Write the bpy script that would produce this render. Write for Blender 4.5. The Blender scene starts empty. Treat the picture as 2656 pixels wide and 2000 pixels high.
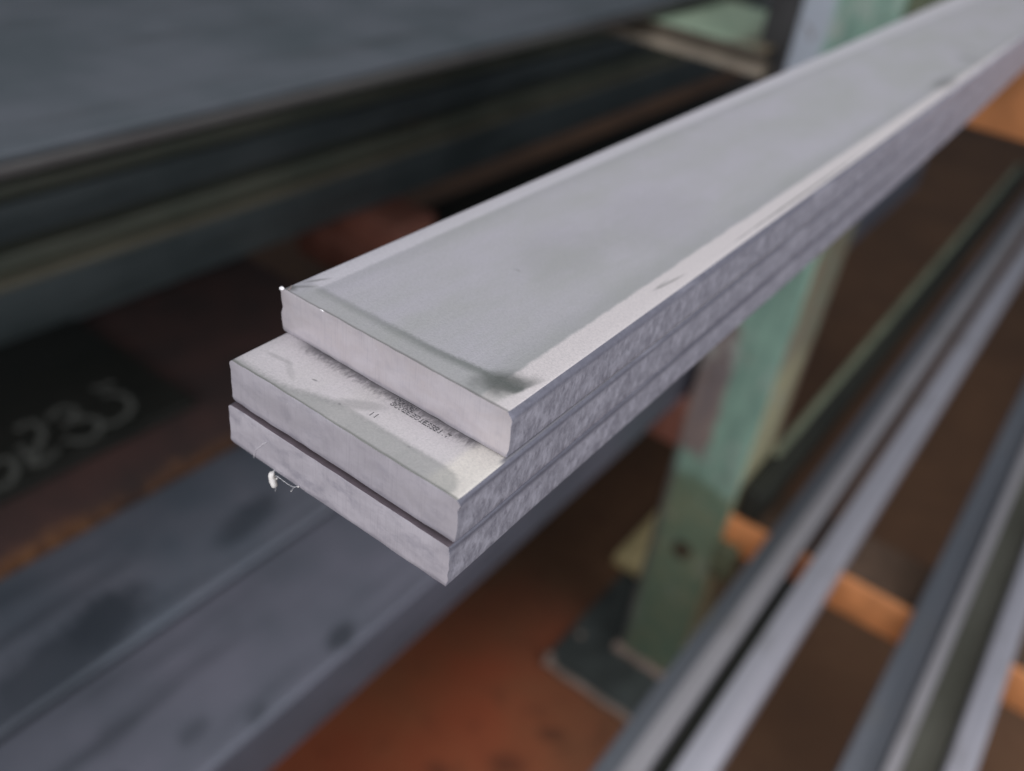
import bpy, bmesh, math, random
from mathutils import Matrix, Vector, noise as mnoise

random.seed(7)
S = bpy.context.scene
COL = S.collection
MM = 0.001


def lin(r, g, b):
    f = lambda c: (c / 255) / 12.92 if c <= 10 else ((c / 255 + 0.055) / 1.055) ** 2.4
    return (f(r), f(g), f(b), 1.0)


# ------------------------------------------------------------------ camera
cam = bpy.data.cameras.new("camera")
cam.sensor_width = 36.0
cam.sensor_fit = 'HORIZONTAL'
cam.lens = 31.35
cam.clip_start = 0.005
cam.clip_end = 60
cam.dof.use_dof = True
cam.dof.focus_distance = 0.171
cam.dof.aperture_fstop = 8.5
co = bpy.data.objects.new("camera", cam)
COL.objects.link(co)
right = Vector((0.795311, 0.595479, 0.113509))
down = Vector((0.421663, -0.408893, -0.809325))
fwd = Vector((-0.435523, 0.691528, -0.576289))
M = Matrix((right, -down, -fwd)).transposed().to_4x4()
M.translation = Vector((66.273, -106.875, 94.957)) * MM
co.matrix_world = M
S.camera = co

# ------------------------------------------------------------------ light
w = bpy.data.worlds.new("World")
S.world = w
w.use_nodes = True
w.node_tree.nodes["Background"].inputs[0].default_value = (0.80, 0.88, 1.0, 1)
w.node_tree.nodes["Background"].inputs[1].default_value = 0.12


def area(name, loc, target, sx, sy, power, color):
    l = bpy.data.lights.new(name, 'AREA')
    l.shape = 'RECTANGLE'
    l.size, l.size_y, l.energy, l.color = sx, sy, power, color
    o = bpy.data.objects.new(name, l)
    COL.objects.link(o)
    o.location = loc
    o.rotation_euler = (Vector(target) - Vector(loc)).to_track_quat('-Z', 'Y').to_euler()
    return o


area("doorway_light", (0.25, -1.75, 0.85), (-0.1, 0.3, -0.3), 1.6, 1.2, 37, (0.98, 0.96, 1.0))
area("side_fill_light", (1.9, 0.5, 0.75), (-0.2, 0.5, -0.3), 1.4, 0.9, 24, (0.93, 0.94, 1.0))  # fill added to brighten the bars' right sides; no window known there
area("hall_roof_light", (0.25, 0.55, 2.3), (-0.1, 0.35, -0.3), 2.2, 1.6, 31, (0.985, 0.98, 1.0))

S.view_settings.view_transform = 'Standard'
S.view_settings.look = 'None'
S.view_settings.gamma = 1
S.view_settings.exposure = -0.1
S.view_settings.use_curve_mapping = False
S.render.engine = 'CYCLES'
S.cycles.use_denoising = True
S.cycles.max_bounces = 8


# ------------------------------------------------------------------ node helper
class NB:
    def __init__(s, name):
        s.m = bpy.data.materials.new(name)
        s.m.use_nodes = True
        s.t = s.m.node_tree
        s.bsdf = s.t.nodes["Principled BSDF"]
        tc = s.t.nodes.new("ShaderNodeTexCoord")
        vm = s.t.nodes.new("ShaderNodeVectorMath")
        vm.operation = 'SCALE'
        vm.inputs[3].default_value = 1000.0
        s.t.links.new(tc.outputs["Object"], vm.inputs[0])
        s.pos = vm.outputs[0]                      # object coordinates in millimetres
        sp = s.t.nodes.new("ShaderNodeSeparateXYZ")
        s.t.links.new(s.pos, sp.inputs[0])
        s.x, s.y, s.z = sp.outputs

    def put(s, sock, v):
        if isinstance(v, bpy.types.NodeSocket):
            s.t.links.new(v, sock)
        elif isinstance(v, (tuple, list)) and sock.type == 'VECTOR':
            sock.default_value = v[:3]
        else:
            sock.default_value = v

    def math(s, op, a, b=0.0, c=0.0, clamp=False):
        n = s.t.nodes.new("ShaderNodeMath")
        n.operation = op
        n.use_clamp = clamp
        for i, v in enumerate((a, b, c)):
            s.put(n.inputs[i], v)
        return n.outputs[0]

    def add(s, a, b): return s.math('ADD', a, b)
    def sub(s, a, b): return s.math('SUBTRACT', a, b)
    def mul(s, a, b): return s.math('MULTIPLY', a, b)
    def mx(s, a, b): return s.math('MAXIMUM', a, b)
    def mn(s, a, b): return s.math('MINIMUM', a, b)

    def step(s, v, lo, hi, a=0.0, b=1.0):          # smooth step of v from lo to hi
        n = s.t.nodes.new("ShaderNodeMapRange")
        n.interpolation_type = 'SMOOTHSTEP'
        s.put(n.inputs[0], v)
        n.inputs[1].default_value = lo
        n.inputs[2].default_value = hi
        n.inputs[3].default_value = a
        n.inputs[4].default_value = b
        return n.outputs[0]

    def noise(s, scale, detail=4.0, rough=0.55, off=(0, 0, 0), dist=0.0):
        """scale: features per mm, one number or a triple"""
        if not isinstance(scale, tuple):
            scale = (scale,) * 3
        mp = s.t.nodes.new("ShaderNodeMapping")
        s.t.links.new(s.pos, mp.inputs[0])
        mp.inputs["Scale"].default_value = scale
        mp.inputs["Location"].default_value = off
        n = s.t.nodes.new("ShaderNodeTexNoise")
        s.t.links.new(mp.outputs[0], n.inputs["Vector"])
        n.inputs["Scale"].default_value = 1.0
        n.inputs["Detail"].default_value = detail
        n.inputs["Roughness"].default_value = rough
        n.inputs["Distortion"].default_value = dist
        return n.outputs["Fac"]

    def mix(s, fac, a, b):
        n = s.t.nodes.new("ShaderNodeMix")
        n.data_type = 'RGBA'
        s.put(n.inputs[0], fac)
        s.put(n.inputs[6], a)
        s.put(n.inputs[7], b)
        return n.outputs[2]

    def spot(s, cx, cy, rx, ry, soft=0.35, ang=0.0, wob=None, wa=0.0):
        """soft elliptical mark in the xy plane of the object"""
        c, q = math.cos(ang), math.sin(ang)
        dx, dy = s.sub(s.x, cx), s.sub(s.y, cy)
        u = s.mul(s.add(s.mul(dx, c), s.mul(dy, q)), 1 / rx)
        v = s.mul(s.sub(s.mul(dy, c), s.mul(dx, q)), 1 / ry)
        d = s.math('SQRT', s.add(s.mul(u, u), s.mul(v, v)))
        if wob is not None:
            d = s.add(d, s.mul(s.sub(wob, 0.5), wa))
        return s.step(d, 1 + soft, 1 - soft)

    def done(s, color, rough=0.5, metal=0.0, bump=None, bstr=0.2, bdist=0.0002, spec=0.5):
        b = s.bsdf
        s.put(b.inputs["Base Color"], color)
        s.put(b.inputs["Roughness"], rough)
        s.put(b.inputs["Metallic"], metal)
        b.inputs["Specular IOR Level"].default_value = spec
        if bump is not None:
            n = s.t.nodes.new("ShaderNodeBump")
            n.inputs["Strength"].default_value = bstr
            n.inputs["Distance"].default_value = bdist
            s.put(n.inputs["Height"], bump)
            s.t.links.new(n.outputs[0], b.inputs["Normal"])
        return s.m


# ------------------------------------------------------------------ mesh helpers
ORG = {}                                           # world origin (mm) of every object, by name


def mk(name, bm, mats, parent=None, origin=(0, 0, 0), smooth=True, **props):
    """link bm (world millimetres) as one object whose origin is `origin` (mm)"""
    me = bpy.data.meshes.new(name)
    bmesh.ops.recalc_face_normals(bm, faces=bm.faces)
    for v in bm.verts:
        v.co = (v.co - Vector(origin)) * MM
    if smooth:
        for f in bm.faces:
            f.smooth = True
        for e in bm.edges:
            if len(e.link_faces) == 2 and e.calc_face_angle(0) > math.radians(50):
                e.smooth = False
    bm.to_mesh(me)
    bm.free()
    for m in (mats if isinstance(mats, (list, tuple)) else [mats]):
        me.materials.append(m)
    o = bpy.data.objects.new(name, me)
    COL.objects.link(o)
    o.location = Vector(origin) * MM
    if parent is not None:
        o.parent = parent
        o.location = (Vector(origin) - ORG[parent.name]) * MM
    ORG[o.name] = Vector(origin)
    for k, v in props.items():
        o[k] = v
    return o


def empty(name, origin, **props):
    o = bpy.data.objects.new(name, None)
    o.empty_display_size = 0.05
    COL.objects.link(o)
    o.location = Vector(origin) * MM
    ORG[o.name] = Vector(origin)
    for k, v in props.items():
        o[k] = v
    return o


def box(x0, x1, y0, y1, z0, z1, r=1.0, seg=2, bm=None):
    b = bmesh.new()
    bmesh.ops.create_cube(b, size=1.0)
    for v in b.verts:
        v.co = Vector(((x0 + x1) / 2 + v.co.x * (x1 - x0), (y0 + y1) / 2 + v.co.y * (y1 - y0), (z0 + z1) / 2 + v.co.z * (z1 - z0)))
    if r > 0:
        bmesh.ops.bevel(b, geom=list(b.edges), offset=r, segments=seg, affect='EDGES', profile=0.5)
    if bm is None:
        return b
    tmp = bpy.data.meshes.new("tmp")
    b.to_mesh(tmp)
    b.free()
    bm.from_mesh(tmp)
    bpy.data.meshes.remove(tmp)
    return bm


def prism(profile, y0, y1, ny=1, warp=None):
    """profile: list of (x, z), swept along y; warp(x,y,z)->Vector"""
    bm = bmesh.new()
    rows = []
    for i in range(ny + 1):
        y = y0 + (y1 - y0) * i / ny
        rows.append([bm.verts.new(warp(x, y, z) if warp else (x, y, z)) for x, z in profile])
    n = len(profile)
    for a, b in zip(rows, rows[1:]):
        for j in range(n):
            bm.faces.new((a[j], a[(j + 1) % n], b[(j + 1) % n], b[j]))
    bm.faces.new(rows[0])
    bm.faces.new(rows[-1])
    return bm


def tube(bm, pts, rad, n=7, flat=1.0):
    """tube through pts (mm); rad number or list; flat squashes it in z"""
    pts = [Vector(p) for p in pts]
    rads = rad if isinstance(rad, (list, tuple)) else [rad] * len(pts)
    rings = []
    for i, p in enumerate(pts):
        d = (pts[min(i + 1, len(pts) - 1)] - pts[max(i - 1, 0)]).normalized()
        ref = Vector((0, 0, 1)) if abs(d.z) < 0.9 else Vector((1, 0, 0))
        a = d.cross(ref).normalized()
        b = a.cross(d)
        rings.append([bm.verts.new(p + (a * math.cos(2 * math.pi * k / n) + b * math.sin(2 * math.pi * k / n) * flat) * rads[i]) for k in range(n)])
    for r0, r1 in zip(rings, rings[1:]):
        for k in range(n):
            bm.faces.new((r0[k], r0[(k + 1) % n], r1[(k + 1) % n], r1[k]))
    bm.faces.new(rings[0])
    bm.faces.new(rings[-1])
    return bm


def catmull(pts, k=6):
    pts = [Vector(p) for p in pts]
    out = []
    for i in range(len(pts) - 1):
        p0, p1, p2, p3 = pts[max(i - 1, 0)], pts[i], pts[i + 1], pts[min(i + 2, len(pts) - 1)]
        for j in range(k):
            t = j / k
            out.append(0.5 * ((2 * p1) + (p2 - p0) * t + (2 * p0 - 5 * p1 + 4 * p2 - p3) * t * t + (3 * p1 - p0 - 3 * p2 + p3) * t ** 3))
    out.append(pts[-1])
    return out


# ------------------------------------------------------------------ materials: bright flat bars
def bar_top_material(kind):
    n = NB("pickled_steel_face_" + kind)
    fine = n.noise(1.6, 5, 0.6)
    fine2 = n.noise((3.0, 2.2, 3.0), 3, 0.6, (9, 2, 0))
    roll = n.noise((0.9, 0.05, 0.9), 4, 0.55)          # rolling streaks along the bar
    cloud = n.noise((0.05, 0.02, 0.05), 4, 0.6, (3, 1, 0))
    wob = n.noise(0.22, 4, 0.6, (1, 5, 0))
    base = n.mix(n.step(cloud, 0.3, 0.7), lin(181, 181, 181), lin(191, 188, 196))
    base = n.mix(n.mul(n.step(roll, 0.35, 0.75), 0.28), base, lin(178, 179, 179))
    w2 = n.mul(n.sub(wob, 0.5), 3.0)
    if kind == "upper":
        # paler, less pickled strip along either long edge
        rb = n.step(n.add(n.x, n.mul(w2, 0.35)), -8.0, -6.9)
        rb_in = n.mul(n.step(n.add(n.x, w2), -15.0, -8.0), n.sub(1.0, rb))
        lb = n.step(n.add(n.x, n.mul(w2, 0.25)), -54.2, -55.4)
        lb = n.mul(lb, n.step(n.add(n.y, n.mul(n.add(n.x, 60.0), 0.9)), 7.0, 11.0))
        lb_in = n.mul(n.step(n.add(n.x, w2), -49.0, -54.5), n.sub(1.0, lb))
        base = n.mix(n.mul(rb_in, 0.40), base, lin(156, 158, 157))
        base = n.mix(n.mul(lb_in, 0.32), base, lin(160, 161, 164))
        base = n.mix(rb, base, lin(224, 217, 217))
        base = n.mix(n.mul(lb, 0.75), base, lin(211, 208, 214))
        # dried coolant tide mark behind the sawn end
        gr = n.mul(n.sub(n.noise(1.3, 4, .7, (6, 1, 0)), 0.5), 1.8)
        yc = n.add(n.add(n.y, n.mul(w2, 0.28)), gr)
        cen = n.step(n.x, -26.0, -9.0, 5.6, 6.8)                     # the mark widens towards the right
        dy = n.sub(yc, cen)
        ridge = n.mul(n.step(dy, -2.6, 0.0), n.step(dy, 1.5, 0.1))
        ends = n.mul(n.step(n.x, -58.5, -53.0), n.step(n.add(n.x, n.mul(n.y, -0.2)), -3.9, -5.2))
        base = n.mix(n.mul(n.mul(n.step(dy, 0.6, -0.8), ends), 0.42), base, lin(168, 170, 164))
        base = n.mix(n.mul(n.mul(ridge, ends), n.step(n.x, -52.0, -6.0, 0.42, 0.95)), base, lin(124, 128, 125))
        bl = n.mul(n.spot(-6.6, 6.7, 5.6, 3.3, 0.6, 0.85, wob, 1.3), n.step(n.add(n.x, n.mul(n.y, -0.22)), -4.3, -5.2))
        base = n.mix(n.mul(bl, 0.9), base, lin(92, 96, 92))
        rim = n.mul(n.step(n.add(n.y, n.mul(w2, 0.15)), 0.75, 0.25), 0.75)
        base = n.mix(rim, base, lin(124, 121, 119))
        # smear, scuffs and far grease marks
        for (cx, cy, rx, ry, a, k) in ((-57.5, 7.6, 2.6, 0.35, 1.15, .55), (-58.0, 3.0, 3.4, 0.5, 0.9, .5), (-59.0, 1.2, 1.6, 1.2, 0.3, .7),
                                       (-31.5, 44.0, 0.9, 0.25, 0.2, .55), (-4.4, 66, 0.35, 6, -0.1, .5), (-3.2, 150, 0.35, 45, 0.0, .75), (-5.2, 64, 0.2, 3, 0.0, .4),
                                       (-9, 330, 3.5, 14, 0.0, .5), (-14, 395, 6, 5, 0.2, .35), (-22, 420, 8, 3, 0.3, .25), (-30, 60, 9, 16, 0.2, .10), (-24, 95, 12, 20, 0.1, .10)):
            sp = n.spot(cx, cy, rx, ry, 0.5, a, wob, 0.9)
            base = n.mix(n.mul(sp, k), base, lin(104, 104, 102))
    else:
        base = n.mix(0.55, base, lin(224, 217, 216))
        rb = n.step(n.add(n.x, n.mul(w2, 0.4)), -9.0, -6.5)
        base = n.mix(n.mul(rb, 0.7), base, lin(230, 225, 214))
        # grey tide mark along the sawn end, rounded off before the corner
        yc = n.add(n.y, n.mul(w2, 0.4))
        lim = n.step(n.x, -50.0, -30.0, 0.9, 5.7)
        edge = n.step(n.add(n.sub(yc, lim), n.mul(n.sub(n.noise(1.2, 4, .7, (3, 3, 3)), .5), 3.0)), 1.9, -1.7)
        d = n.add(n.math('POWER', n.mn(n.mx(n.add(n.x, 8.0), 0.0), 9.0), 2.0), n.math('POWER', n.mul(n.sub(n.y, 1.0), 1.25), 2.0))
        edge = n.mul(edge, n.step(d, 42.0, 22.0))
        base = n.mix(n.mul(edge, n.step(cloud, .3, .7, .5, .8)), base, lin(154, 156, 152))
        base = n.mix(n.mul(n.mul(edge, n.step(n.sub(yc, lim), -2.0, -0.2)), 0.35), base, lin(126, 128, 126))
        base = n.mix(n.mul(n.step(n.add(n.y, n.mul(w2, 0.15)), 0.8, 0.25), 0.75), base, lin(116, 118, 112))
        base = n.mix(n.mul(n.mul(n.step(n.x, -1.9, -1.1), n.step(n.y, 12.0, 14.5)), 0.9), base, lin(104, 104, 116))
        # rubbed scale and the contact shadow of the bar above, painted dark
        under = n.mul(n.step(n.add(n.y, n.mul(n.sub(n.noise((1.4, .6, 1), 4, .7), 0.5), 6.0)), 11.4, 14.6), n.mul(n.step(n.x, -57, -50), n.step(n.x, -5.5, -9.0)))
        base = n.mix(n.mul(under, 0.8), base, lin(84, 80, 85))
        for (cx, cy, rx, ry, a, k) in ((-53.5, 7.2, 3.4, 0.6, 0.1, .28), (-49.0, 6.0, 4.0, 0.8, -0.6, .2), (-31, 7.6, 5, 1.4, 0.55, .35), (-43, 7.0, 0.6, 0.25, 0.2, .7),
                                       (-34, 5.0, 0.3, 0.25, 0, .6), (-16, 4.8, 0.35, 0.3, 0, .4)):
            base = n.mix(n.mul(n.spot(cx, cy, rx, ry, 0.5, a, wob, 0.8), k), base, lin(110, 112, 110))
    base = n.mix(n.mul(n.step(fine, 0.35, 0.75), 0.16), base, lin(120, 122, 126))
    speck = n.step(n.noise(0.9, 2, 0.5, (31, 7, 0)), 0.735, 0.77)
    base = n.mix(n.mul(speck, 0.22), base, lin(92, 92, 92))
    # fine handling scratches, mostly lengthwise, a few askew
    s1 = n.step(n.noise((3.4, 0.035, 1), 2, 0.5, (12, 3, 0)), 0.70, 0.76)
    s2 = n.step(n.noise((0.30, 1.9, 1), 2, 0.5, (2, 13, 0), 0.6), 0.735, 0.77)
    base = n.mix(n.mul(s1, 0.30), base, lin(226, 224, 228))
    base = n.mix(n.mul(s2, 0.16), base, lin(138, 138, 140))
    grit = n.noise(2.6, 3, 0.7, (5, 5, 0))
    base = n.mix(n.mul(n.step(grit, 0.40, 0.70), 0.20), base, lin(146, 147, 149))
    rough = n.add(0.54, n.mul(n.sub(fine2, 0.5), 0.24))
    return n.done(base, rough, 0.25, n.add(n.add(n.mul(fine, 0.7), n.mul(fine2, 0.6)), grit), 0.42, 0.0002)


def bar_side_material():
    n = NB("rolled_edge_steel")
    v = n.noise((0.5, 0.42, 0.24), 6, 0.68, dist=0.4)
    v2 = n.noise((1.6, 1.2, 0.5), 5, 0.65, (4, 4, 4), 0.3)
    # slanting saw and handling scratches
    big = n.noise((0.05, 0.05, 0.12), 4, 0.6, (8, 1, 2))
    base = n.mix(n.step(v, 0.34, 0.7), lin(148, 148, 160), lin(192, 192, 204))
    base = n.mix(n.mul(n.step(v2, 0.5, 0.75), 0.40), base, lin(214, 214, 226))
    base = n.mix(n.mul(n.step(v2, 0.47, 0.32), 0.55), base, lin(116, 116, 130))
    base = n.mix(n.mul(n.step(big, 0.48, 0.7), 0.45), base, lin(138, 137, 150))
    # upper shoulder keeps its dark rolling skin
    sh = n.step(n.add(n.z, n.mul(n.sub(v, 0.5), 2.6)), 7.9, 9.4)
    base = n.mix(n.mul(sh, 0.8), base, lin(98, 98, 110))
    # lengthwise rolling lines and rubbed patches
    rl = n.step(n.noise((1.0, 0.012, 1.4), 3, 0.55, (7, 2, 5)), 0.56, 0.70)
    base = n.mix(n.mul(rl, 0.30), base, lin(122, 121, 132))
    rub = n.step(n.noise((0.1, 0.022, 0.2), 3, 0.6, (1, 4, 9)), 0.55, 0.72)
    base = n.mix(n.mul(rub, 0.35), base, lin(196, 195, 206))
    base = n.mix(n.mul(n.step(n.noise(0.07, 3, .5, (2, 8, 1)), 0.66, 0.74), 0.4), base, lin(120, 114, 100))
    rough = n.add(0.46, n.mul(v2, 0.2))
    return n.done(base, rough, 0.35, n.add(v, n.mul(v2, 0.6)), 0.30, 0.0003)


def bar_end_material(kind, c0, c1, mott, sd):
    n = NB("sawn_end_steel_" + kind)
    cl = n.noise((0.10, 0.1, 0.16), 4, 0.6, dist=0.5)
    saw = n.noise((0.6, 0.7, 0.35), 5, 0.65, (2, 0, 7))
    fine = n.noise(1.8, 4, 0.6)
    patch = n.noise((0.13, 0.15, 0.26), 6, 0.7, (5 + sd * 7, 3, 1 + sd), 0.2)
    base = n.mix(n.step(cl, 0.3, 0.7), c0, c1)
    base = n.mix(n.mul(n.step(patch, 0.45, 0.72), mott), base, lin(162, 161, 174))
    base = n.mix(n.mul(n.step(saw, 0.5, 0.75), 0.22), base, lin(176, 172, 184))
    base = n.mix(n.mul(n.step(fine, 0.62, 0.8), 0.25), base, lin(140, 138, 150))
    # faint slanting band-saw lines and bright nicks
    mp = n.t.nodes.new("ShaderNodeMapping")
    n.t.links.new(n.pos, mp.inputs[0])
    mp.inputs["Rotation"].default_value = (0, math.radians(14 + sd * 5), 0)
    mp.inputs["Scale"].default_value = (3.2, 1, 0.10)
    sn = n.t.nodes.new("ShaderNodeTexNoise")
    n.t.links.new(mp.outputs[0], sn.inputs["Vector"])
    sn.inputs["Scale"].default_value = 1.0
    sn.inputs["Detail"].default_value = 3
    base = n.mix(n.mul(n.step(sn.outputs["Fac"], 0.5, 0.7), 0.20), base, lin(168, 166, 174))
    nick = n.step(n.noise((1.1, 1, 0.8), 2, 0.5, (sd * 11, 8, 3)), 0.74, 0.78)
    base = n.mix(n.mul(nick, 0.5), base, lin(240, 238, 242))
    dk = n.step(n.noise((0.7, 1, 0.6), 3, 0.6, (3, sd * 9, 13)), 0.70, 0.76)
    base = n.mix(n.mul(dk, 0.35), base, lin(128, 124, 130))
    # smeared lower lip of the cut
    base = n.mix(n.mul(n.step(n.add(n.z, n.mul(n.sub(cl, .5), 2.0)), 1.3, 0.2), 0.5), base, lin(140, 138, 150))
    return n.done(base, n.add(0.38, n.mul(fine, 0.16)), 0.35, n.add(n.add(saw, n.mul(fine, 0.7)), n.mul(sn.outputs["Fac"], 0.8)), 0.35, 0.00015)


M_TOP_U = bar_top_material("upper")
M_TOP_L = bar_top_material("lower")
M_SIDE = bar_side_material()

M_END = {1: bar_end_material("rosy", lin(205, 198, 200), lin(214, 209, 213), 0.22, 1),
         2: bar_end_material("lilac", lin(203, 200, 207), lin(216, 213, 221), 0.38, 2),
         3: bar_end_material("pale", lin(206, 203, 211), lin(224, 221, 229), 0.6, 3)}


def simple(name, col, rough=0.6, metal=0.0, var=0.25, sc=0.02, spec=0.4):
    n = NB(name)
    a = n.noise(sc, 5, 0.6)
    d = tuple(c * (1 - var) for c in col[:3]) + (1,)
    l = tuple(min(1, c * (1 + var)) for c in col[:3]) + (1,)
    return n.done(n.mix(n.step(a, 0.3, 0.7), d, l), rough, metal, a, 0.1, 0.0005, spec)


M_TOP_B = simple("shaded_gap_tone", lin(104, 94, 100), 0.6, 0.2, 0.12, 0.3)  # dark tone paints in the shade of the gap above the lowest bar
# ------------------------------------------------------------------ floor
n = NB("red_oxide_floor")
a = n.noise(0.0035, 5, 0.6, (2, 1, 0))
b = n.noise(0.02, 5, 0.65)
c = n.noise(0.2, 3, 0.6)
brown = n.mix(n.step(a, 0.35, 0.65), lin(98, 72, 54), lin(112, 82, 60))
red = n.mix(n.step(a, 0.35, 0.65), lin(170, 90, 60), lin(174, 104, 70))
col = n.mix(n.spot(-290, 220, 330, 500, 0.4, 0.15, a, 0.8), brown, red)  # red ellipse paints in light falloff along with the floor's own red
col = n.mix(n.mul(n.step(b, 0.52, 0.72), 0.5), col, lin(88, 58, 44))
col = n.mix(n.mul(n.step(c, 0.62, 0.8), 0.3), col, lin(80, 54, 44))
for (cx, cy, r) in ((-262, 540, 26), (-240, 620, 20), (-330, 470, 16)):
    col = n.mix(n.mul(n.spot(cx, cy, r, r * .6, 0.5, 0.5, b, 1.0), 0.5), col, lin(70, 46, 38))
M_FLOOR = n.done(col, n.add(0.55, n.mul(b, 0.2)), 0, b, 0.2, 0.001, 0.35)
bm = bmesh.new()
bmesh.ops.create_grid(bm, x_segments=8, y_segments=8, size=4500)
for v in bm.verts:
    v.co.z = -1062
    v.co.y += 1500
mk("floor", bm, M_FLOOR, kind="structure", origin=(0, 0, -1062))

# ------------------------------------------------------------------ rack (green column, orange and green arms)
def post_paint():
    n = NB("worn_mint_paint")
    b = n.noise(0.03, 5, 0.65)
    s_ = n.noise((0.06, 0.06, 0.012), 5, 0.6, (3, 3, 3))
    w = n.mul(n.sub(b, 0.5), 60.0)
    mint = n.mix(n.step(s_, 0.35, 0.65), lin(124, 156, 142), lin(146, 182, 164))
    # older, darker coat below the lower arms (height above the base in mm)
    old = n.step(n.add(n.z, w), 392, 372)
    green = n.mix(old, mint, n.mix(n.step(b, 0.4, 0.7), lin(106, 130, 110), lin(128, 140, 114)))
    # grey-pink primer where the paint has been knocked off on the left of the front
    pk = n.mul(n.step(n.add(n.x, n.mul(w, 0.35)), -3.0, -9.0), n.mul(n.step(n.add(n.z, w), 405, 425), n.step(n.add(n.z, w), 640, 615)))
    col = n.mix(n.mul(pk, 0.9), green, n.mix(n.step(s_, .4, .6), lin(126, 112, 114), lin(146, 126, 122)))
    gl = n.mul(n.step(n.x, -36.0, -42.0), n.step(n.add(n.z, w), 450, 380))
    col = n.mix(n.mul(gl, 0.8), col, lin(96, 94, 98))
    # chalky bare zinc near the upper arms
    zn = n.mul(n.step(n.add(n.x, n.mul(w, 0.35)), -10.0, -20.0), n.step(n.add(n.z, w), 850, 890))
    col = n.mix(n.mul(zn, 0.85), col, lin(188, 194, 208))
    # right-hand face: cream filler and bare tan patches
    rt = n.step(n.x, 47.2, 48.2)
    tan = n.mix(n.step(n.add(n.y, n.mul(w, 0.4)), 40, 62), lin(188, 184, 148), lin(150, 128, 106))
    tan = n.mix(n.step(n.add(n.z, w), 560, 600), tan, n.mix(n.step(b, .4, .6), lin(150, 156, 132), lin(156, 140, 118)))
    col = n.mix(rt, col, tan)
    ch = n.step(n.noise(0.09, 4, .6, (7, 2, 2)), 0.68, 0.72)
    col = n.mix(n.mul(ch, 0.7), col, lin(92, 86, 72))
    fl = n.step(n.noise(0.05, 3, .5, (1, 9, 4)), 0.72, 0.76)
    col = n.mix(n.mul(fl, 0.7), col, lin(196, 198, 190))
    pale = n.step(n.noise((0.03, 0.03, 0.016), 5, 0.7, (5, 2, 8)), 0.55, 0.66)
    col = n.mix(n.mul(n.mul(pale, n.sub(1.0, n.mul(old, 0.6))), 0.6), col, lin(176, 184, 176))
    rs = n.step(n.noise(0.055, 5, 0.7, (8, 8, 1)), 0.60, 0.68)
    col = n.mix(n.mul(rs, 0.5), col, lin(118, 92, 66))
    return n.done(col, 0.5, 0, n.add(b, ch), 0.15, 0.0006, 0.4)


M_POST = post_paint()
M_BASEPL = simple("grimy_base_plate", lin(74, 80, 78), 0.65, 0.1, 0.3)
M_BEAD = simple("bare_edge_metal", lin(158, 140, 128), 0.6, 0.2, 0.25, 0.05)
M_ORANGE = simple("orange_arm_paint", lin(224, 152, 98), 0.5, 0, 0.14, 0.03)
M_REDARM = simple("red_brown_arm_paint", lin(138, 92, 78), 0.6, 0, 0.2, 0.03)
n = NB("pale_green_arm_paint")
b = n.noise(0.02, 5, 0.6)
c = n.mix(n.step(b, 0.3, 0.7), lin(138, 158, 136), lin(158, 176, 152))
c = n.mix(n.step(n.add(n.x, n.mul(n.sub(b, .5), 120)), -60, -15), c, n.mix(n.step(b, .4, .6), lin(120, 108, 88), lin(92, 84, 78)))
M_GREENARM = n.done(c, 0.5, 0, b, 0.1, 0.0005, 0.4)
M_ARMWEB = simple("brown_arm_web", lin(96, 88, 76), 0.65, 0, 0.25, 0.02)
M_LIP = simple("tan_flange_lip", lin(150, 140, 124), 0.6, 0, 0.2, 0.02)
M_DARKPL = simple("dark_bracket_steel", lin(66, 66, 66), 0.6, 0.2, 0.25, 0.02)
M_DECK = simple("brown_dirty_deck", lin(84, 66, 52), 0.8, 0, 0.25, 0.02)
M_DARKBROWN = simple("dark_brown_steel", lin(78, 70, 56), 0.7, 0.3, 0.3, 0.1)
M_BRACKET = simple("olive_bracket_paint", lin(96, 104, 82), 0.6, 0, 0.3, 0.04)

rack = empty("cantilever_rack", (-196.5, 863, -1062), category="rack",
             label="worn mint green cantilever rack post with orange arms and dark base plate")
mk("column", box(-245, -148, 815, 940, -1050, 700, 5, 3), M_POST, rack, (-196.5, 863, -1050))
bp = mk("base_plate", box(-323, -70, 716, 962, -1062, -1050, 1.5), M_BASEPL, rack, (-196, 839, -1062))
bmx = bmesh.new()
tube(bmx, [(-320 + i * 16, 713.5 + 1.5 * math.sin(i * 1.7), -1055 + .8 * math.sin(i * 2.3)) for i in range(17)], 6.0, 8)
mk("worn_or_highlight_edge", bmx, M_BEAD, bp, (-196, 716, -1062))
bmx = bmesh.new()
bmesh.ops.create_icosphere(bmx, subdivisions=2, radius=8)
for v in bmx.verts:
    v.co = Vector((-317 + v.co.x * 1.0, 722 + v.co.y, -1047 + v.co.z * 0.7))
mk("weld_spatter", bmx, M_BEAD, bp, (-317, 722, -1050))
bmx = bmesh.new()
bmesh.ops.create_icosphere(bmx, subdivisions=2, radius=6)
for v in bmx.verts:
    v.co = Vector((-304 + v.co.x, 792 + v.co.y, -1049 + v.co.z * 0.5))
mk("weld_spatter", bmx, M_BEAD, bp, (-304, 792, -1050))
# weld fillet round the foot of the column
bmx = bmesh.new()
tube(bmx, [(-250 + i * 9, 810 + 1.5 * math.sin(i * 2.1), -1047) for i in range(13)], 8, 8)
mk("weld_bead", bmx, M_BEAD, rack, (-196, 810, -1050))


def bolt_hole_disc(x, y, z, r):
    b = bmesh.new()
    bmesh.ops.create_cone(b, cap_ends=True, segments=18, radius1=r, radius2=r * 0.82, depth=7)
    bmesh.ops.rotate(b, verts=b.verts, cent=(0, 0, 0), matrix=Matrix.Rotation(math.radians(90), 3, 'X'))
    bmesh.ops.translate(b, verts=b.verts, vec=(x, y, z))
    return mk("bolt_hole_disc", b, M_DARKBROWN, rack, (x, y, z))


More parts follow.
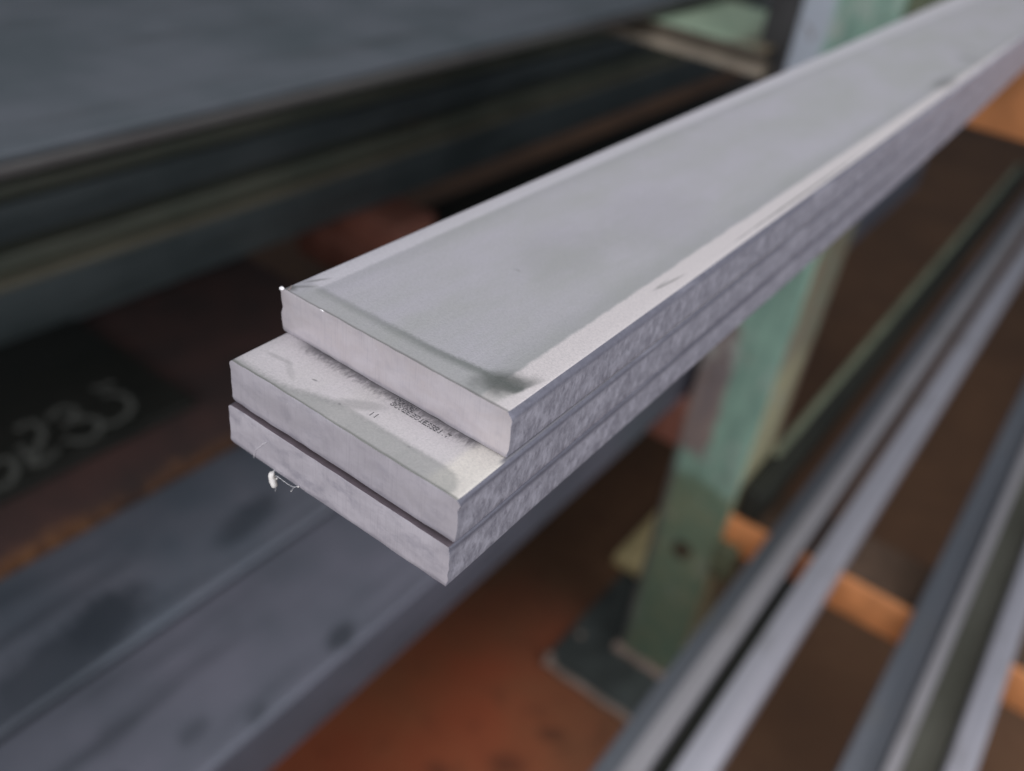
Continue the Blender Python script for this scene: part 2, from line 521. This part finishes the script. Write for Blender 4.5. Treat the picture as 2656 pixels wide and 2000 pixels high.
bolt_hole_disc(-194, 812, -793, 15)  # dark disc stands in for the darkness of an open bolt hole
# arms
ARM_Z = -40.5
mk("arm_sleeve", box(-148, -84, 812, 910, -150, ARM_Z + 3, 3), M_BRACKET, rack, (-148, 860, -90))
up = mk("arm", box(-92, 420, 818, 905, -140, ARM_Z, 2.5), M_ORANGE, rack, (-148, 860, -90), label="orange upper arm carrying the bright flat bars")
lo = mk("arm", box(-148, 420, 820, 905, -757, -700, 2.5), M_ORANGE, rack, (-148, 860, -720), label="orange lower arm under the long grey bars")
mk("bracket", box(-150, -118, 806, 822, -800, -742, 3), M_BRACKET, rack, (-140, 812, -770))
mk("deck_plate", box(-147, 420, 826, 915, -700, -697, 0.8), M_DECK, lo, (-148, 860, -700))
la = mk("arm", box(-620, -270, 828, 1010, -128, -125, 0.8), M_GREENARM, rack, (-270, 900, -126), label="pale green upper arm on the left")
mk("web", box(-620, -271, 833, 843, -145, -128, .5), M_ARMWEB, la, (-270, 842, -145))
mk("flange_lip", box(-620, -268, 824, 862, -153, -145, 1), M_LIP, la, (-270, 842, -152))
mk("bracket", box(-290, -246, 850, 905, -175, -40, 2), M_DARKPL, rack, (-270, 870, -100))
mk("arm", box(-985, -245, 822, 900, -640, -563, 2.5), M_REDARM, rack, (-245, 860, -600), label="red brown lower arm on the left")


# ------------------------------------------------------------------ dark mill-finish steel
def mill(name, c0, c1, stain, rough=0.45, metal=0.4, marks=(), speck=0.5):
    n = NB(name)
    st = n.noise((0.05, 0.004, 0.05), 5, 0.6)
    cl = n.noise(0.009, 5, 0.6, (4, 2, 0))
    fi = n.noise(0.12, 4, 0.65, (1, 1, 1))
    col = n.mix(n.step(cl, 0.3, 0.7), c0, c1)
    col = n.mix(n.mul(n.step(st, 0.5, 0.72), 0.55), col, stain)
    col = n.mix(n.mul(n.step(fi, 0.6, 0.78), 0.35 * speck), col, stain)
    for (cx, cy, rx, ry, k) in marks:
        col = n.mix(n.mul(n.spot(cx, cy, rx, ry, 0.45, 0.2, fi, 1.2), k), col, stain)
    return n.done(col, n.add(rough, n.mul(n.sub(cl, 0.5), 0.3)), metal, n.add(cl, fi), 0.1, 0.0006)


DARK = lin(46, 48, 52)
M_CHAN = mill("blue_grey_mill_steel", lin(98, 102, 112), lin(112, 112, 124), lin(62, 66, 74), 0.52, 0.35,
              [(-38, 40, 7, 9, .9), (-32, 98, 8, 12, .5), (-15, 226, 9, 16, .9), (-10, 136, 6, 10, .6), (-70, 60, 10, 20, .3)])
M_CHAN2 = mill("blue_grey_mill_steel_stained", lin(90, 98, 108), lin(108, 110, 120), lin(56, 62, 70), 0.52, 0.35,
               [(-36, 118, 24, 34, .9), (-44, 264, 14, 40, .7), (-20, 60, 30, 70, .8), (-60, 20, 8, 12, .6)])
M_PLATE = mill("slate_grey_plate", lin(84, 92, 97), lin(99, 104, 111), lin(68, 72, 74), 0.5, 0.35, [], 0.3)
M_PLATE2 = mill("dark_slate_plate", lin(84, 82, 82), lin(92, 92, 90), lin(60, 58, 58), 0.5, 0.35, [], 0.3)


def channel(x0, x1, zt, zb, y0, y1, t=7.0, r=5.0):
    out = []
    k = 6
    for i in range(k + 1):
        a = math.pi - i / k * math.pi / 2
        out.append((x0 + r + r * math.cos(a), zt - r + r * math.sin(a)))
    for i in range(k + 1):
        a = math.pi / 2 - i / k * math.pi / 2
        out.append((x1 - r + r * math.cos(a), zt - r + r * math.sin(a)))
    out += [(x1, zb), (x1 - t, zb), (x1 - t, zt - t), (x0 + t, zt - t), (x0 + t, zb), (x0, zb)]
    return prism(out, y0, y1, 4)


mk("steel_channel", channel(-382, -257, -500, -563, -420, 1900), M_CHAN, origin=(-257, 0, -563), category="steel channel",
   group="channels laid web up on the lower left arm", label="blue grey steel channel with dark round stains, next to the red floor")
mk("steel_channel", channel(-520, -386, -501, -563, -420, 1900), M_CHAN2, origin=(-386, 0, -563), category="steel channel",
   group="channels laid web up on the lower left arm", label="stained blue grey steel channel beside the rusty plate")

# rusty plate and chalked plate on the lower left arm
n = NB("rusty_plate_steel")
cl = n.noise(0.012, 5, 0.6)
fi = n.noise(0.09, 5, 0.65)
col = n.mix(n.step(cl, 0.35, 0.7), lin(60, 48, 46), lin(78, 56, 52))
lipm = n.step(n.add(n.x, n.mul(n.sub(n.noise(.035, 5, .7, (3, 3, 3)), 0.5), 60.0)), -34, 2)
col = n.mix(n.mul(lipm, n.step(cl, 0.3, 0.55)), col, n.mix(n.step(fi, 0.42, 0.6), lin(108, 72, 46), lin(140, 98, 64)))
M_RUST = n.done(col, 0.75, 0.1, n.add(cl, fi), 0.3, 0.001)
mk("steel_plate", box(-1000, -526, -420, 600, -563, -512, 1.5), M_RUST, origin=(-526, 0, -563), category="steel plate",
   label="brown rusty plate with orange rust along its right edge")
M_S = mill("black_mill_scale_plate", lin(40, 42, 38), lin(50, 50, 46), lin(32, 33, 32), 0.55, 0.3, [], 0.4)
sp = mk("steel_plate", box(-829, -608, -420, 342, -511.5, -500, 1.2), M_S, origin=(-608, 342, -511.5), category="steel plate",
        label="black steel plate with a grade number chalked on it")
mk("steel_plate", box(-829, -524, 915, 2300, -563, -541, 1.5), M_S, origin=(-524, 915, -563), category="steel plate",  # dark sheet added over the far floor in place of shade
   label="black plate added to darken the gap behind the dull red packing block")
M_CHALK = NB("white_chalk")
cn = M_CHALK.noise(0.35, 4, 0.7)
M_CHALK = M_CHALK.done(M_CHALK.mix(M_CHALK.step(cn, 0.38, 0.6), lin(52, 53, 49), lin(112, 114, 108)), 0.9, 0, None)
strokes = {
    "S": [[(-676, 158), (-684, 148), (-680, 136), (-668, 134), (-656, 142), (-652, 154), (-650, 163), (-644, 166), (-635, 163), (-622, 153), (-618, 145), (-619, 138), (-624, 133)]],
    "2": [[(-682, 191), (-687, 201), (-682, 208), (-668, 208), (-657, 202), (-645, 190), (-635, 180), (-628, 174), (-625, 176), (-625, 187), (-630, 201)], [(-659, 179), (-651, 180), (-637, 179)]],
    "3": [[(-678, 221), (-685, 232), (-684, 242), (-676, 246), (-667, 243), (-663, 234), (-661, 227), (-660, 239), (-652, 250), (-639, 252), (-629, 245), (-624, 231), (-630, 220), (-640, 215)]],
    "5": [[(-693, 278), (-690, 287), (-689, 299)], [(-676, 280), (-672, 289), (-660, 294), (-646, 292), (-635, 283), (-630, 271), (-629, 260), (-634, 254)]],
}
for ch, paths in strokes.items():
    bmx = bmesh.new()
    for pth in paths:
        pp = catmull([(x, y, -499.9) for x, y in pth], 5)
        tube(bmx, pp, [3.4 + 0.7 * math.sin(i * 0.9) for i in range(len(pp))], 8, 0.08)
    mk("chalk_mark", bmx, M_CHALK, sp, (paths[0][0][0], paths[0][0][1], -500), label="chalk figure " + ch)

# sheets on the upper left arm
mk("steel_sheet", box(-1250, -401, -420, 1900, -111.5, -107, 0.8), M_PLATE, origin=(-401, 0, -111.5), category="steel sheet",
   group="sheets on the upper left arm", label="broad smooth slate grey sheet, uppermost at the left")
mk("steel_sheet", box(-1250, -398, -420, 1900, -119, -112.2, 1.0), M_PLATE2, origin=(-398, 0, -119), category="steel sheet",
   group="sheets on the upper left arm", label="thicker sheet directly under the broad slate grey one")

mk("steel_sheet", box(-1250, -416, -420, 1900, -124.6, -119.3, 1.0), M_PLATE2, origin=(-416, 0, -124.6), category="steel sheet",
   group="sheets on the upper left arm", label="lowest sheet of the upper left pile, set back in shadow")

# stack of dark bars deep under the sheets
M_D1 = mill("dark_teal_steel", lin(78, 87, 88), lin(90, 98, 99), lin(54, 61, 60), 0.45, 0.35, [], 0.3)
M_D2 = mill("olive_dark_steel", lin(96, 102, 90), lin(112, 114, 100), lin(68, 72, 64), 0.5, 0.3, [], 0.3)
M_D3 = mill("olive_bar_light_edge_tone", lin(118, 114, 98), lin(134, 130, 112), lin(92, 90, 78), 0.5, 0.3, [], 0.3)
gl = "dark bars stacked deep under the grey sheets"
for x1, z0, z1, m, lb in (
        (-832, -508, -438, M_D1, "lowest and tallest dark grey bar of the stack under the sheets"),
        (-824, -437, -427, M_D3, "thin pale brownish bar standing in for the light edge of the olive bar above"),  # pale strip painted in for the olive bar's light rounded edge
        (-838, -426, -404, M_D2, "dark olive bar above the thin pale strip that stands in for its light edge"),
        (-828, -385, -344, M_D1, "dark teal bar in the middle of the stack"),
        (-832, -341, -324, M_D2, "thin olive bar near the top of the stack"),
        (-842, -322, -300, M_D1, "uppermost dark bar of the stack")):
    mk("steel_bar", box(x1 - 130, x1, -420, 2300, z0, z1, 3, 3), m, origin=(x1, 0, z0), category="steel bar", group=gl, label=lb)
mk("timber_packer", box(-985, -755, 816, 905, -563, -508.5, 3), M_REDARM, origin=(-870, 860, -563), category="packer",
   label="dull red packing block under the dark stack, behind the nearest corner of the flat bars")
mk("packing_batten", box(-960, -850, 930, 975, -404, -385, 1), M_DARKBROWN, origin=(-900, 950, -404), category="batten",
   label="thin batten between two dark bars of the stack")

# ------------------------------------------------------------------ long bars at lower right
def brushed(name, c0, c1, rough=0.32, metal=0.6):
    n = NB(name)
    st = n.noise((0.25, 0.003, 0.25), 4, 0.6)
    cl = n.noise(0.008, 4, 0.6)
    col = n.mix(n.step(st, 0.3, 0.7), c0, c1)
    col = n.mix(n.mul(n.step(cl, 0.55, 0.7), 0.25), col, lin(120, 118, 112))
    return n.done(col, n.add(rough, n.mul(n.sub(cl, 0.5), 0.2)), metal, st, 0.06, 0.0003)


M_B1 = brushed("bright_drawn_steel", lin(186, 186, 196), lin(204, 203, 212), 0.42, 0.5)
M_B2 = brushed("soft_grey_drawn_steel", lin(160, 158, 162), lin(176, 174, 178), 0.5, 0.4)
M_B3 = brushed("dull_blue_grey_steel", lin(104, 110, 118), lin(126, 130, 138), 0.42, 0.45)
M_RAIL = mill("dark_olive_rail_steel", lin(32, 34, 28), lin(38, 40, 32), lin(24, 26, 22), 0.75, 0.05, [], 0.3)
M_RAIL2 = mill("dark_olive_drawn_steel", lin(84, 84, 74), lin(98, 98, 88), lin(62, 62, 54), 0.5, 0.3, [], 0.3)
gr = "long bars on the lower orange arm"
for x0, x1, z1, m, lb, r in (
        (-86, -65, -668, M_B3, "dull blue grey bar left of the paired pale bars", 1.2),
        (-64, -43, -650, M_B2, "soft grey bar left of the narrow dark gap", 1.5),
        (-25, 8, -650, M_B1, "brightest pale bar right of the narrow dark gap", 1.5),
        (98, 131, -664, M_B3, "broad dull grey bar with a narrow pale bar along its right side", 1.2),
        (132, 145, -650, M_B2, "narrow pale bar between the broad dull grey bar and a dark olive one", 1.2),
        (147, 178, -668, M_RAIL2, "dark olive bar between two pale bars near the right margin", 1.2),
        (180, 205, -650, M_B1, "pale bluish bar at the right margin", 1.5)):
    mk("steel_bar", box(x0, x1, -300, 2600, -696.5, z1, r, 3), m, origin=(x0, 0, -696.5), category="steel bar", group=gr, label=lb)
mk("steel_bar", box(-42.5, -26, -300, 742, -696.5, -676, 1.2), M_RAIL, origin=(-42, 0, -696.5), category="steel bar", group=gr,  # dark filler put in so the open gap looks shaded
   label="short dark bar added to darken the gap between the two pale bars")
rail = mk("steel_bar", box(-143, -112, 822, 2600, -696.5, -648, 1.0, 2), M_RAIL, origin=(-143, 0, -696.5), category="steel bar", group=gr,
   label="dark olive bar running close beside the green post")

mk("worn_or_highlight_edge", box(-146, -134, 917, 2590, -652, -645, 2), simple("olive_highlight_paint", lin(122, 128, 106), 0.55, 0.1, 0.2, 0.01), rail, (-143, 917, -640))  # pale strip paints the highlight on the dark bar's upper edge

# board behind the rack foot
mk("wooden_board", box(-352, -212, 974, 1500, -1062, -1040, 2), simple("cream_board_wood", lin(206, 190, 140), 0.7, 0, 0.2, 0.02),
   origin=(-280, 1200, -1062), category="board", label="cream coloured board corner on the floor behind the green post")

# ------------------------------------------------------------------ the three bright flat bars
T = 10.1


def bow(x, y, z):
    q = (max(y, 0) / 1000) ** 2 * 1000
    return Vector((x - 0.0243 * q, y, z - 0.0126 * q))


def flat_bar(name, xr, y0, zt, seed, tops, label, y1=1650.0, ur=1.0, lift=0.0, swing=0.0):
    prof = []
    # top edge left->right is subdivided so the sawn rim can wander
    def arc(cx, cz, r, a0, a1, k):
        return [(cx + r * math.cos(a0 + (a1 - a0) * i / k), cz + r * math.sin(a0 + (a1 - a0) * i / k)) for i in range(k + 1)]
    P = math.pi
    prof += arc(-60 + 1.0, -1.0, 1.0, P, P / 2, 4)
    prof += [(-60 + 1 + (59 - ur) * i / 26, 0.0) for i in range(1, 26)]
    prof += arc(-ur, -ur, ur, P / 2, 0, 6)
    prof += [(0.0, -ur - (T - ur - 0.5) * i / 6) for i in range(1, 6)]
    prof += arc(-0.5, -T + 0.5, 0.5, 0, -P / 2, 3)
    prof += [(-0.5 - 58.7 * i / 26, -T) for i in range(1, 26)]
    prof += arc(-60 + 0.8, -T + 0.8, 0.8, -P / 2, -P, 3)
    prof += [(-60.0, -T + 0.8 + (T - 1.8) * i / 5) for i in range(1, 5)]
    ys = [0, .25, .6, 1.2, 2.5, 5, 9, 15, 24] + [24 + 26 * 1.13 ** i * i for i in range(1, 14)]
    ys = [y for y in ys if y < y1 - y0 - 30] + [y1 - y0]
    bm = bmesh.new()
    rows = []
    rnd = lambda a, b, c: mnoise.noise(Vector((a, b, c + seed * 13.7)))
    for y in ys:
        row = []
        for x, z in prof:
            k = math.exp(-y / 0.5)
            dx = (0.26 * rnd(x * .5, z * .6, 1) + 0.42 * rnd(x * .17, z * .9, 5) + 0.2 * rnd(x, z * 2.1, 7)) * math.exp(-y / 0.9)
            dz = (0.14 * rnd(x * .4, z * .5, 2) + 0.12 * rnd(x * 1.3, z, 8)) * k
            dy = (0.18 * rnd(x * .12, z * .3, 3) + 0.08 * rnd(x * .9, z * .9, 4)) * k
            # long edges of a rolled flat wander a little
            e = 0.10 * rnd(x * 4, y * .07, 6) if (x > -0.4 or x < -59.6) else 0.0
            row.append(bm.verts.new(bow(xr + x + dx + e - swing * (1 - math.exp(-y / 60.0)), y0 + y + dy, zt + z + dz + lift * (1 - math.exp(-y / 45.0)))))
        rows.append(row)
    n = len(prof)
    for a, b in zip(rows, rows[1:]):
        for j in range(n):
            f = bm.faces.new((a[j], a[(j + 1) % n], b[(j + 1) % n], b[j]))
            x = (prof[j][0] + prof[(j + 1) % n][0]) / 2
            z = (prof[j][1] + prof[(j + 1) % n][1]) / 2
            f.material_index = 0 if z > -0.12 or z < -T + .1 else 1
    # sawn end: inner ring then grid-like fan so the face is not one flat n-gon
    inner = []
    for x, z in prof:
        cx, cz = -30, -T / 2
        inner.append(bm.verts.new(bow(xr + cx + (x - cx) * 0.975, y0 - 0.06 + 0.05 * rnd(x * .3, z * .3, 9), zt + cz + (z - cz) * 0.90)))
    for j in range(n):
        f = bm.faces.new((rows[0][j], rows[0][(j + 1) % n], inner[(j + 1) % n], inner[j]))
        f.material_index = 2
    f = bm.faces.new(inner)
    f.material_index = 2
    f = bm.faces.new(rows[-1])
    f.material_index = 2
    return mk(name, bm, [tops, M_SIDE, M_END[seed]], origin=(xr, y0, zt - T), category="flat bar",
              group="bright flat bars stacked on the upper arm", label=label)


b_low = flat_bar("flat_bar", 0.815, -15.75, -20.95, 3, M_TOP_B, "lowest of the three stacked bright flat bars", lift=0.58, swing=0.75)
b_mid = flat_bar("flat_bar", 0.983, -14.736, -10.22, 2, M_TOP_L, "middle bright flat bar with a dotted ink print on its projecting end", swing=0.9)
b_top = flat_bar("flat_bar", 0.0, 0.0, 0.0, 1, M_TOP_U, "topmost bright flat bar, set back from the two ends below", ur=1.5)

# burr at the corner of the topmost bar
M_BURR = simple("glint_white_burr", lin(250, 248, 250), 0.25, 0.1, 0.02, 0.5)  # near-white colour paints the burr's glint
M_BRN = simple("brown_smear", lin(132, 122, 120), 0.6, 0.2, 0.15, 0.5)
bmx = bmesh.new()
bmesh.ops.create_icosphere(bmx, subdivisions=3, radius=0.55)
for v in bmx.verts:
    v.co = Vector((-59.6 + v.co.x * 1.1, -0.1 + v.co.y * 0.9, 0.05 + v.co.z * 0.7)) + 0.12 * mnoise.noise_vector(v.co * 2)
mk("burr", bmx, M_BURR, b_top, (-59.6, -0.1, 0.05))
bmx = bmesh.new()
tube(bmx, catmull([(-58.9, .3, -.3), (-58.4, 1.0, .15), (-58.9, 1.8, .45)], 4), [.25, .25, .24, .22, .2, .17, .12, .08, .04], 6)
mk("burr", bmx, M_BRN, b_top, (-58.9, .3, 0))
bmx = bmesh.new()
tube(bmx, catmull([(-48.4, -0.05, 0.0), (-48.0, -0.1, 0.12), (-47.5, -0.05, 0.0)], 4), .12, 6)
mk("burr", bmx, M_BURR, b_top, (-48, 0, 0))

# dotted ink print across the projecting end of the middle bar
FONT = {'8': "01110 10001 01110 10001 01110", '0': "01110 10001 10001 10001 01110", 'X': "10001 01010 00100 01010 10001", '6': "01110 10000 11110 10001 01110",
        '3': "11110 00001 01110 00001 11110", '1': "00100 01100 00100 00100 01110", 'E': "11111 10000 11110 10000 11111", '7': "11111 00010 00100 01000 01000",
        '2': "11110 00001 00110 01000 11111", ' ': "00000 00000 00000 00000 00000", '5': "11111 10000 11110 00001 11110", '.': "00000 00000 00000 00000 00100"}
M_INK = simple("grey_marking_ink", lin(72, 72, 76), 0.8, 0, 0.3, 2.0)


def dot(bm, x, y, z, r):
    vs = [bm.verts.new((x + r * math.cos(k * math.pi / 4), y + r * math.sin(k * math.pi / 4), z)) for k in range(8)]
    bm.faces.new(vs)


def text_dots(bm, s, x, y, cw, ch, z, skew=0.0):
    for i, c in enumerate(s):
        for r, row in enumerate(FONT.get(c, FONT['8']).split()):
            for k, b in enumerate(row):
                if b == '1' and random.random() < 0.86:
                    dot(bm, x + (i + (k / 4) * 0.72) * cw + random.uniform(-.03, .03), y + (4 - r) / 4 * ch + skew * (i + k / 5) * cw + random.uniform(-.03, .03), z, random.uniform(.11, .16))


bmx = bmesh.new()
ZP = -10.22 + 0.02
text_dots(bmx, "80026331", -26.2, -3.0, 1.04, 1.1, ZP, 0.0)
text_dots(bmx, "E3331.7", -17.9, -3.05, 0.94, 1.1, ZP, 0.0)
text_dots(bmx, "80008", -26.5, -1.5, 1.04, 1.1, ZP, 0.0)
mk("ink_print", bmx, M_INK, b_mid, (-20, -3, -T), smooth=False, label="rows of dotted grey ink characters")
bmx = bmesh.new()
for i in range(4):
    dot(bmx, -26.55 - 0.02 * i, -8.15 + i * 0.33, ZP, .15)
    dot(bmx, -25.5 - 0.02 * i, -8.05 + i * 0.36, ZP, .15)
mk("ink_print", bmx, M_INK, b_mid, (-26, -7.6, -T), smooth=False, label="two short grey ink strokes")

# cobweb with a white scrap under the lowest bar
web = empty("cobweb_scrap", (-45.6, -16.2, -31), category="cobweb", label="tiny white scrap hanging on cobweb threads under the lowest flat bar")
M_WHITE = simple("white_fluff", lin(246, 244, 240), 0.8, 0, 0.03, 0.5)
M_THREAD = simple("cobweb_silk", lin(245, 245, 248), 0.5, 0, 0.03, 0.5)
bmx = bmesh.new()
pp = catmull([(-45.9, -16.2, -31.6), (-46.1, -16.3, -32.6), (-45.95, -16.2, -33.6), (-45.6, -16.2, -34.6), (-45.3, -16.1, -35.1)], 5)
rad = [0.30 + 0.46 * math.sin(math.pi * (i + 1) / (len(pp) + 2)) ** 0.6 for i in range(len(pp))]
tube(bmx, pp, rad, 10)
for v in bmx.verts:
    v.co += 0.10 * mnoise.noise_vector(v.co * 1.6)
mk("scrap", bmx, M_WHITE, web, (-45.6, -16.2, -33))
for pts, r in (
        ([(-45.7, -15.9, -30.9), (-45.6, -16.1, -31.3), (-45.9, -16.2, -31.8)], .05),
        ([(-45.2, -16.2, -32.2), (-44.3, -16.4, -31.4), (-43.2, -16.3, -31.6), (-41.2, -16.2, -31.8), (-39.5, -16.2, -31.5), (-38.2, -16.0, -30.6)], .045),
        ([(-39.2, -16.2, -31.3), (-39.9, -16.2, -32.4), (-40.3, -16.2, -33.2)], .035),
        ([(-45.0, -16.2, -35.2), (-45.3, -16.2, -36.4)], .04),
        ([(-47.4, -16.1, -24.4), (-48.3, -16.25, -25.3), (-49.6, -16.2, -26.9), (-51.1, -16.1, -28.8), (-51.7, -16.1, -31.0)], .05)):
    bmx = bmesh.new()
    tube(bmx, catmull(pts, 5), r, 5)
    mk("thread", bmx, M_THREAD, web, pts[0])
bmx = bmesh.new()
for c_, r in (((-44.6, -16.2, -32.4), .22), ((-38.2, -16.1, -30.7), .18), ((-40.3, -16.2, -33.2), .12)):
    bmesh.ops.create_icosphere(bmx, subdivisions=2, radius=r, matrix=Matrix.Translation(c_))
mk("crumb", bmx, M_WHITE, web, (-44.6, -16.2, -32.4))
